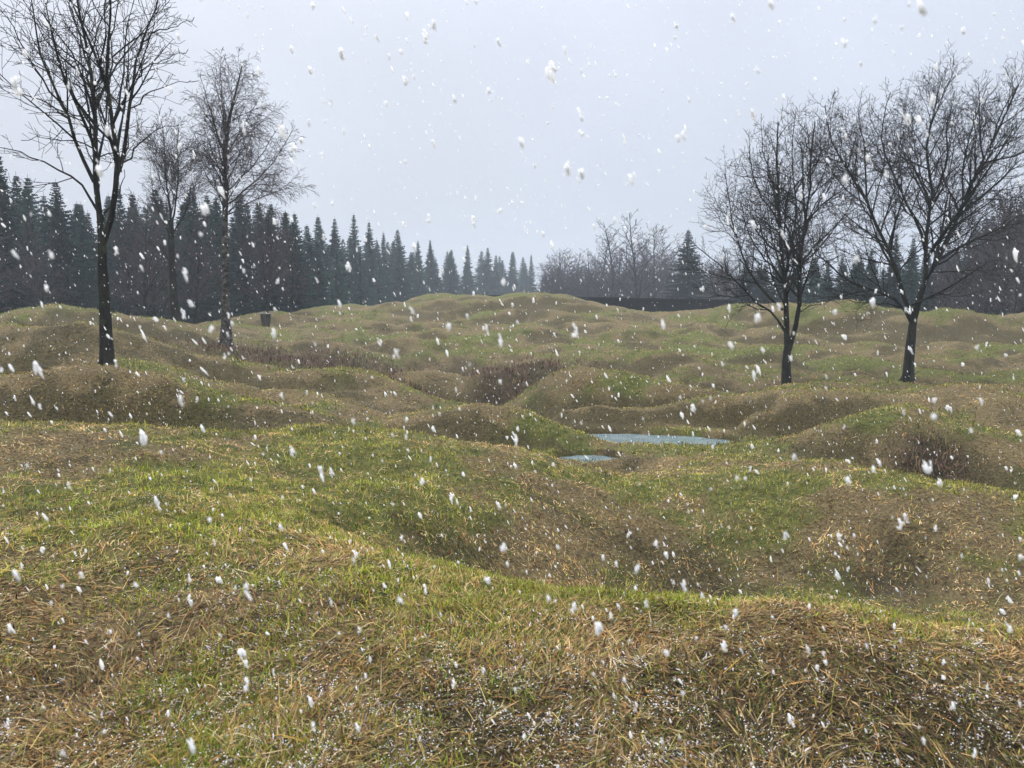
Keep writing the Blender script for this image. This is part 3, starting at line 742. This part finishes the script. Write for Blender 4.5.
surveyed_tree('bare_tree', 'wide spreading dark bare tree, rightmost of the near trees', 24.0,
    [(908, 381), (909, 360), (911, 340), (913, 322), (915, 312)], .165,
    [([(914, 318), (922, 292), (930, 272), (938, 258), (946, 244), (955, 225), (962, 205), (970, 185), (984, 155), (998, 128), (1010, 105), (1019, 85)], .12, -.05),
     ([(936, 262), (955, 250), (975, 240), (1000, 228), (1024, 213), (1050, 200)], .06, .15),
     ([(926, 282), (926, 262), (924, 240), (930, 215), (933, 195), (928, 165), (925, 140), (932, 120), (937, 98), (942, 78)], .08, .1),
     ([(931, 202), (942, 180), (948, 155), (946, 128), (951, 108), (956, 90)], .05, -.2),
     ([(925, 250), (918, 226), (905, 205), (895, 180), (886, 155), (881, 135), (885, 112), (891, 92)], .055, -.1),
     ([(913, 322), (904, 296), (898, 270), (886, 245), (876, 225), (868, 205), (864, 190), (850, 175), (838, 155), (829, 135), (826, 105)], .085, .07),
     ([(868, 208), (866, 180), (864, 145), (858, 115), (862, 90)], .04, .25),
     ([(911, 322), (897, 300), (880, 293), (860, 288), (845, 280), (830, 262), (815, 255), (798, 247)], .06, -.08),
     ([(904, 308), (885, 303), (862, 304), (845, 300), (826, 296)], .03, .25),
     ([(932, 272), (950, 272), (975, 270), (1000, 278), (1016, 282)], .026, .2),
     ([(958, 218), (972, 205), (990, 190), (1010, 172), (1030, 160)], .04, .25),
     ([(930, 210), (922, 190), (908, 168), (900, 140), (902, 115), (907, 96)], .035, .25),
     ([(963, 203), (962, 170), (968, 140), (978, 110), (984, 92), (989, 80)], .04, -.15),
     ([(886, 246), (870, 238), (852, 232), (836, 216), (822, 206)], .03, -.25),
     ([(975, 175), (990, 165), (1008, 140), (1024, 122), (1040, 108)], .03, .1),
     ([(850, 176), (842, 186), (838, 205), (832, 222)], .014, .2),
     ([(946, 245), (962, 238), (985, 215), (1008, 200), (1030, 190)], .03, -.25),
     ([(890, 296), (880, 304), (872, 318), (866, 332)], .013, .2),
     ([(870, 290), (862, 300), (856, 316), (858, 330)], .011, -.2)],
    OAK, [(925, 262, -.1, -1, .9, 3.0, .055), (935, 262, .3, 1, .9, 3.0, .055), (900, 280, -.3, 1, .8, 2.8, .045), (890, 255, -.2, -1, 1.0, 2.6, .04), (930, 205, .1, 1, 1.2, 2.4, .04), (962, 205, .3, -1, 1.2, 2.3, .04), (912, 305, .2, -1, .4, 2.5, .035), (866, 200, -.3, 1, 1, 2, .03)],
    M_BARK, M_TWIG, 47)

surveyed_tree('birch_tree', 'slender birch with drooping purple-brown twigs beside the left meadow', 27.0,
    [(226, 347), (226, 300), (225, 250), (225, 210), (225, 185), (224, 150), (227, 125), (232, 105), (239, 82), (242, 66)], .145,
    [([(225, 192), (245, 174), (262, 155), (275, 132), (282, 122)], .035, .1),
     ([(226, 205), (250, 186), (272, 165), (286, 142), (294, 126)], .04, -.15),
     ([(226, 215), (255, 200), (280, 190), (300, 185), (314, 192)], .03, .2),
     ([(224, 152), (215, 126), (206, 98), (200, 72)], .035, -.1),
     ([(224, 178), (212, 150), (203, 128), (192, 112)], .03, .2),
     ([(224, 160), (238, 136), (252, 112), (262, 92)], .032, .15),
     ([(226, 130), (222, 100), (220, 70), (222, 48)], .03, -.2),
     ([(225, 200), (210, 182), (198, 160), (190, 140)], .03, -.25),
     ([(226, 262), (234, 250), (246, 240), (254, 232)], .02, .2),
     ([(225, 170), (236, 160), (250, 140), (258, 118)], .028, -.3),
     ([(225, 225), (232, 205), (230, 180)], .02, -.2)],
    BIRCH, [(225, 190, .1, -1, 1.4, 2.4, .03), (224, 165, -.1, 1, 1.4, 2.4, .03), (226, 140, .2, -1, 1.6, 1.8, .025), (226, 135, -.2, 1, 1.6, 1.8, .025), (225, 215, .3, 1, .9, 2.2, .025)],
    M_BIRCH, M_BTWIG, 58, 'birch', .12, .45)

surveyed_tree('bare_tree', 'thin dark bare tree between the tall forked tree and the birch', 31.0,
    [(176, 332), (174, 300), (172, 270), (171, 245), (171, 220)], .16,
    [([(171, 225), (168, 200), (165, 170), (164, 140), (160, 112)], .05, .1),
     ([(171, 225), (176, 200), (178, 170), (177, 140), (180, 118)], .05, -.1),
     ([(172, 240), (160, 215), (152, 190), (150, 165)], .035, .2),
     ([(172, 235), (186, 212), (192, 185), (190, 160)], .035, -.2),
     ([(173, 262), (160, 248), (145, 240)], .025, .3)],
    dict(BIRCH, droop=False, trop=(.05, .05, .03, .0, -.03), rmin=.005), [(171, 210, .2, -1, 1, 2.4, .03), (171, 215, -.2, 1, 1, 2.4, .03)],
    M_BARK, M_BTWIG, 63)

# ------------------------------------------------------------------ generic bare tree and spruce meshes for the woods
def wood_tree_meshes(seed, H, S, bark, twig, spread=.5, trunk_r=.13):
    random.seed(seed); fine, tr = [], []
    S = dict(S)
    pts, d, p = [(0, 0, -.3)], (0, 0, 1), (0, 0, -.3)
    n_ = 9
    for i in range(1, n_):
        d = norm((d[0] + random.gauss(0, .05), d[1] + random.gauss(0, .05), 1)); st = (H * .93 + .3) / (n_ - 1)
        p = (p[0] + d[0] * st, p[1] + d[1] * st, p[2] + d[2] * st); pts.append(p)
    rad = [trunk_r * (1 - .9 * i / (n_ - 1)) for i in range(n_)]
    tr.append((pts, rad))
    phase = 0
    for k in range(30):
        t = .1 + .84 * k / 29; i = min(int(t * 8), 7); f = t * 8 - i
        q = tuple(pts[i][c] + (pts[i + 1][c] - pts[i][c]) * f for c in range(3)); phase += 2.4
        L = H * spread * (1.02 - .75 * t) * random.uniform(.75, 1.15)
        out = []
        grow(q, norm((math.cos(phase), math.sin(phase), random.uniform(.7, 1.5))), L, rad[i] * .45, 1, dict(S, max=0), out)
        tr.append((out[0][0], out[0][1])); sprout(out[0][0], out[0][1], L, 1, S, fine, .12)
    v, f = tube_mesh(tr, lambda r: 6); a = mesh_np('trunk', v, [f], bark, True)
    v, f = tube_mesh([(x_[0], x_[1]) for x_ in fine], lambda r: 3); b = mesh_np('twigs', v, [f], twig, False)
    return a, b
FAR = dict(OAK, rmin=.013, max=4, space=(.4, .38, .26, .18, .15), thick=.016, lmax=(3, 2.0, 1.1, .6, .3))
FARB = dict(BIRCH, rmin=.012, max=4, space=(.4, .32, .22, .16, .15), thick=.014, trop=(.05, .03, .0, -.05, -.08))
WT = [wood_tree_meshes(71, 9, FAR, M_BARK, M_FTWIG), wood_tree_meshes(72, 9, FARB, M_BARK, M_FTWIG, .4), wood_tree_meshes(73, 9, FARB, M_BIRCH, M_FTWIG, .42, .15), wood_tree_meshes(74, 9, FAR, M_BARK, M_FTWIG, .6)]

def spruce_meshes(seed, H=10.0, R=1.9, low=.03):
    g = np.random.default_rng(seed); V, Fq = [], []; off = 0
    z = H * low + .2
    while z < H - .15:
        t = z / H
        L0 = R * (1 - t) ** .95 + .02
        nb = int(6 + 5 * (1 - t))
        a0 = g.uniform(0, 6.28)
        for k in range(nb):
            a = a0 + k * 2 * math.pi / nb + g.normal(0, .25); L = L0 * g.uniform(.5, 1.18)
            rise = .5 * t - .15 + g.normal(0, .08)          # upper branches rise, lower ones hang
            m = max(3, int(L / .09))
            s = np.linspace(.08, 1, m)
            cx, cy = math.cos(a), math.sin(a)
            bx_, by_ = cx * s * L, cy * s * L
            bz_ = z + g.normal(0, .16 * (1 - t)) + s * L * rise - .20 * L * s * s + .14 * L * s ** 4
            wl0 = (.02 + .30 * min(L0, 1)) * (1 - .8 * s) + .03
            for sg in (-1, 1):
                th = a + sg * g.uniform(.7, 1.15, m)
                l_ = wl0 * g.uniform(.7, 1.3, m)
                tx, ty, tz = bx_ + np.cos(th) * l_, by_ + np.sin(th) * l_, bz_ - l_ * g.uniform(-.5, .8, m)
                w_ = g.uniform(.02, .05, m)
                p0 = np.stack([bx_ - cx * w_, by_ - cy * w_, bz_], -1); p1 = np.stack([bx_ + cx * w_, by_ + cy * w_, bz_ + .03], -1)
                p2 = np.stack([tx + cx * w_ * .4, ty + cy * w_ * .4, tz], -1); p3 = np.stack([tx - cx * w_ * .4, ty - cy * w_ * .4, tz - .03], -1)
                V.append(np.stack([p0, p1, p2, p3], 1).reshape(-1, 3)); Fq.append(off + np.arange(m * 4).reshape(-1, 4)); off += m * 4
            # the hanging fringe under the branch
            w_ = g.uniform(.05, .16, m) * min(1, .25 + L0)
            p0 = np.stack([bx_ - cx * .07, by_ - cy * .07, bz_ + .02], -1); p1 = np.stack([bx_ + cx * .07, by_ + cy * .07, bz_ + .02], -1)
            p2 = p1 + np.stack([g.normal(0, .04, m), g.normal(0, .04, m), -w_], -1); p3 = p0 + np.stack([g.normal(0, .04, m), g.normal(0, .04, m), -w_], -1)
            V.append(np.stack([p0, p1, p2, p3], 1).reshape(-1, 3)); Fq.append(off + np.arange(m * 4).reshape(-1, 4)); off += m * 4
        z += (.24 - .11 * t) * g.uniform(.7, 1.3)
    crown = mesh_np('crown', np.concatenate(V), Fq, M_NEEDLE)
    v, f = tube_mesh([([(0, 0, -.3), (0, 0, H * .3), (.02, 0, H * .6), (0, 0, H * .85), (0, 0, H + .1)], [.14, .11, .07, .03, .006])], lambda r: 7)
    return mesh_np('trunk', v, [f], M_BARK, True), crown
SP = [spruce_meshes(s, 10, R) for s, R in ((1, 2.0), (2, 2.4), (3, 1.8), (4, 2.7), (5, 2.2))]

def put_tree(kind, meshes, px, tip_y, d, label, group, cat, H=10.0, nparts=('trunk', 'crown'), wide=1.0):
    x = (px - 512) / F * d
    z = float(height(x, d)); top = at(px, tip_y, d)[2]
    s = max(.25, (top - z) / H)
    o = empty(kind, (x, d, z), random.uniform(0, 6.28)); o.scale = (s * wide, s * wide, s)
    for nm, me in zip(nparts, meshes): link(nm, me, o)
    return tag(o, label, cat, group)

def far_d(px, d): return d * (1 + .65 * min(1, max(0, px - 290) / 240))
# the conifer wood: its front row runs from near the left edge away to the middle of the view
front = [(-30, 150, 48), (10, 153, 50), (36, 188, 52), (64, 180, 52), (88, 205, 54), (126, 186, 55), (150, 205, 57), (172, 200, 58), (198, 183, 58), (222, 200, 60),
         (246, 192, 62), (275, 202, 64), (296, 222, 70), (323, 224, 78), (337, 217, 82), (356, 213, 84), (371, 221, 88), (385, 231, 92), (399, 229, 92),
         (419, 240, 100), (431, 239, 100), (452, 249, 108), (468, 244, 108), (488, 247, 112), (512, 251, 118), (531, 254, 120)]
ORD = ['first', 'second', 'third', 'fourth', 'fifth', 'sixth', 'seventh', 'eighth', 'ninth', 'tenth', 'eleventh', 'twelfth', 'thirteenth', 'fourteenth']
random.seed(9)
lab = []
for i, (px, ty, d) in enumerate(front):
    if px < 5: s = 'tall dark spruce cut by the left edge of the view'
    elif px < 100: s = '%s dark spruce from the left edge, left of the forked tree' % ORD[i - 1]
    elif px < 230: s = '%s dark spruce right of the tall forked tree, before the birch' % ORD[i - 5]
    elif px < 300: s = '%s dark spruce right of the birch trunk' % ORD[i - 10]
    elif px > 520: s = 'rightmost, smallest spruce at the end of the hazy receding row'
    else: s = '%s grey-green spruce of the hazy row receding behind the hill, counted from its left end' % ORD[i - 13]
    put_tree('spruce_tree', SP[i % 5], px, ty, far_d(px, d), s, 'spruces along the edge of the wood', 'spruce', wide=random.uniform(.8, 1.15))
g2 = random.Random(4)
for row in range(4):
    px = -75
    while px < 525:
        f = max(0, min(1, (px - 270) / 260))
        d = (55 + 3.5 * row) * (1 - f) + (122 + 6 * row) * f if px > 270 else 54 + 4 * row + 6 * max(0, px / 270)
        ty = np.interp(px, [0, 60, 200, 260, 300, 330, 400, 460, 530], [172, 200, 203, 205, 222, 236, 247, 259, 264]) + g2.uniform(-8, 14) - 3 * row
        put_tree('spruce_tree', SP[g2.randrange(5)], px, ty, far_d(px, d), 'dark spruce standing deep inside the conifer wood on the left', 'spruces inside the wood', 'spruce', wide=1.25)
        px += (26 - 13 * f) * g2.uniform(.8, 1.25)

for i, (px, ty, d) in enumerate([(-12, 178, 46), (48, 205, 47), (146, 188, 45), (158, 205, 47), (196, 200, 45), (268, 200, 45), (292, 218, 47)]):
    put_tree('bare_tree', WT[(1, 0, 3)[i % 3]], px, ty, d, ('slim twiggy bare tree in front of the spruces left of the tall forked tree' if px < 100 else 'slim twiggy bare tree in front of the spruces, between forked tree and birch' if px < 220 else 'slim twiggy bare tree in front of the spruces right of the birch'),
             'bare trees along the spruce wood', 'tree', 9.0, ('trunk', 'twigs'), .9)
# bare trees and conifers beyond the dark wall
midw = [(552, 262, 96, 1), (566, 252, 92, 3), (580, 246, 88, 1), (597, 226, 84, 2), (608, 214, 80, 1), (622, 236, 84, 1), (636, 203, 76, 1), (655, 222, 78, 3), (668, 246, 82, 3), (705, 250, 80, 1), (722, 262, 78, 3), (740, 255, 76, 0)]
desc = ['hazy bare tree, leftmost of those beyond the dark wall', 'low twiggy hazy bare tree, second from left beyond the dark wall', 'third hazy bare tree from the left beyond the dark wall',
        'slim hazy bare tree just left of the tall ones beyond the wall', 'tall narrow hazy bare tree left of the tallest beyond the wall', 'shorter hazy bare tree in front of the tallest beyond the wall',
        'tallest round-headed hazy bare tree beyond the dark wall', 'hazy bare tree directly right of the tallest beyond the wall', 'low hazy bare tree left of the dark conifer beyond the wall',
        'hazy bare tree directly right of the dark conifer beyond the wall', 'low hazy bare tree behind the left twigs of the right pair', 'hazy bare tree half hidden behind the smaller right-hand tree']
for (px, ty, d, k), s in zip(midw, desc):
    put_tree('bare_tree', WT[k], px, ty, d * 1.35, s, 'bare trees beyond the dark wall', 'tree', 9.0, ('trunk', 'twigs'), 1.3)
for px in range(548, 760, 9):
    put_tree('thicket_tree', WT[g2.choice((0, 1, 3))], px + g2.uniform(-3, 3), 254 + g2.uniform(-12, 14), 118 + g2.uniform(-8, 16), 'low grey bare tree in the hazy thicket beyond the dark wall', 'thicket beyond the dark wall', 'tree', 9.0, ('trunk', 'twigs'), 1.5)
put_tree('spruce_tree', SP[3], 686, 229, 88, 'broad dark conifer standing alone among the hazy bare trees', None, 'conifer', wide=1.35)
rc = [(757, 262, 72), (842, 262, 64), (855, 248, 62), (868, 247, 62), (892, 233, 60), (909, 237, 60), (925, 252, 60), (815, 270, 68), (785, 274, 70)]
rd = ['dark spruce seen through the smaller right tree, left of its trunk', 'spruce in the gap between the two right-hand trees, leftmost there', 'spruce between the two right-hand trees, second in the gap', 'spruce between the two right-hand trees, nearest the wide tree',
      'tallest spruce behind the crown of the wide right tree', 'spruce just behind the trunk of the wide right tree', 'spruce right of the wide tree trunk, before the thicket', 'low spruce right behind the smaller right tree', 'low spruce behind the trunk of the smaller right tree']
for i, ((px, ty, d), s) in enumerate(zip(rc, rd)):
    put_tree('spruce_tree', SP[(i + 1) % 5], px, ty, d, s, 'spruces behind the right-hand trees', 'spruce')
for row in range(2):
    px = 545
    while px < 745:
        put_tree('spruce_tree', SP[g2.randrange(5)], px, 273 + g2.uniform(-6, 8) - .02 * (px - 545), 150 + 8 * row, 'low grey spruce in the hazy thicket beyond the dark wall', 'spruces of the hazy thicket', 'spruce', wide=1.5)
        px += g2.uniform(8, 13)
for row in range(2):
    px = 745
    while px < 1110:
        put_tree('spruce_tree', SP[g2.randrange(5)], px, (258 if px < 930 else 250 - (px - 930) * .6) + g2.uniform(-5, 10), 70 + 6 * row, 'dark spruce in the wood behind the right-hand mounds', 'spruces at the back on the right', 'spruce', wide=1.3)
        px += g2.uniform(12, 20)
rt_ = [(948, 228, 56, 1), (966, 215, 54, 0), (984, 200, 52, 1), (1000, 182, 50, 3), (1012, 175, 47, 2), (1030, 158, 50, 0), (1060, 150, 52, 1), (1095, 150, 52, 0), (938, 245, 60, 3), (975, 225, 60, 0), (995, 205, 60, 1), (1020, 180, 60, 1), (1045, 170, 62, 3)]
rl = ['grey bare tree at the left end of the right-hand thicket', 'bare tree behind the wide tree, second from the thicket left end', 'bare tree in the middle of the right-hand thicket', 'tall bare tree left of the pale birch in the thicket',
      'birch with pale trunk at the right edge below the wide tree', 'tall bare tree cut by the right edge, behind the birch'] 
for i, (px, ty, d, k) in enumerate(rt_):
    s = rl[i] if i < len(rl) else 'bare tree deep in the dark thicket at the right'
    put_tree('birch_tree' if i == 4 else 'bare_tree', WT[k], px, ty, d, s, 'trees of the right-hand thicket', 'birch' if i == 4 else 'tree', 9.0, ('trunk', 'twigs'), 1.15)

# ------------------------------------------------------------------ dark wall behind the hill, bin on the meadow
def box(bm_v, bm_f, x0, x1, y0, y1, z0, z1, zt=(0, 0)):
    b = len(bm_v)
    for x, dz in ((x0, zt[0]), (x1, zt[1])):
        for y in (y0, y1):
            for z in (z0, z1): bm_v.append((x, y, z + dz))
    for q in ((0, 1, 3, 2), (4, 6, 7, 5), (0, 4, 5, 1), (2, 3, 7, 6), (0, 2, 6, 4), (1, 5, 7, 3)): bm_f.append([b + i for i in q])
def build_wall():
    d = 62.0
    xl, xr = (440 - 512) / F * d, (735 - 512) / F * d
    zl, zr = at(440, 294.2, d)[2], at(735, 299.8, d)[2]
    m = bark_mat('dark_wet_concrete', (.004, .004, .005), (.010, .011, .012), None, 2.5, 1)
    mc = bark_mat('coping_concrete', (.008, .008, .009), (.018, .019, .02), None, 5, 1)
    r = empty('dark_wall', (xl, d, -.5)); tag(r, 'long low dark concrete wall behind the grassy hill', 'wall')
    v, f = [], []
    box(v, f, 0, xr - xl, 0, .6, -.5, zl + .5 - .1, (0, zr - zl)); o = link('wall', mesh_np('wall', v, [np.array(f)], m), r)
    v, f = [], []
    box(v, f, -.08, xr - xl + .08, -.08, .68, zl + .5 - .097, zl + .5, (0, zr - zl)); link('coping', mesh_np('coping', v, [np.array(f)], mc), r)
build_wall()
def build_bin():
    d = 38.0; x, y, _ = at(266, 329, d); z = float(height(x, y))
    m = bark_mat('weathered_planks', (.03, .027, .024), (.09, .08, .07), None, 8, .3)
    m2 = bark_mat('pale_weathered_rim', (.16, .15, .14), (.26, .25, .24), None, 9, 1)
    r = empty('litter_bin', (x, y, z)); tag(r, 'small dark flared bin with pale square rim on the far meadow', 'bin')
    v, f = [], []
    N = 14
    for k in range(N):                                    # staves leaning outwards towards the rim
        a0, a1 = 2 * math.pi * (k + .06) / N, 2 * math.pi * (k + .94) / N
        b = len(v)
        for rr0, rr1 in (((.15), (.235)), ((.12), (.205))):
            for a in (a0, a1): v.append((rr0 * math.cos(a), rr0 * math.sin(a), -.05)); v.append((rr1 * math.cos(a), rr1 * math.sin(a), .72))
        for q in ((0, 2, 3, 1), (4, 5, 7, 6), (0, 1, 5, 4), (2, 6, 7, 3), (1, 3, 7, 5), (0, 4, 6, 2)): f.append([b + i for i in q])
    link('bin_body', mesh_np('bin_body', v, [np.array(f)], m), r)
    v, f = [], []
    for i, (ra, rb) in enumerate(((.14, .115), )):
        for k in range(20):
            a = 2 * math.pi * k / 20
            v += [(ra * math.cos(a), ra * math.sin(a), .02), (ra * math.cos(a) * 1.25, ra * math.sin(a) * 1.25, .68)]
        for k in range(20): k2 = (k + 1) % 20; f.append([2 * k, 2 * k2, 2 * k2 + 1, 2 * k + 1])
    link('liner', mesh_np('liner', v, [np.array(f)], m), r)
    v, f = [], []
    s = .29
    for x0, x1, y0, y1 in ((-s, s, -s, -.2), (-s, s, .2, s), (-s, -.2, -.197, .197), (.2, s, -.197, .197)): box(v, f, x0, x1, y0, y1, .722, .765)
    link('rim', mesh_np('rim', v, [np.array(f)], m2), r)
build_bin()

# ------------------------------------------------------------------ snow-laden air
def build_haze():
    v, f = [], []
    box(v, f, -410, 410, -410, 410, -3.5, 26.0)
    m = bpy.data.materials.new('snowy_air'); m.use_nodes = True
    n, l = m.node_tree.nodes, m.node_tree.links
    n.remove(n['Principled BSDF'])
    p = n.new('ShaderNodeVolumePrincipled'); p.inputs['Density'].default_value = .0012; p.inputs['Color'].default_value = (.80, .90, 1.0, 1)
    l.new(p.outputs[0], n['Material Output'].inputs['Volume'])
    o = link('haze', mesh_np('haze', v, [np.array(f)], m)); tag(o, 'pale blue-grey snowy haze filling the air over the meadow', 'haze', kind='stuff')
build_haze()
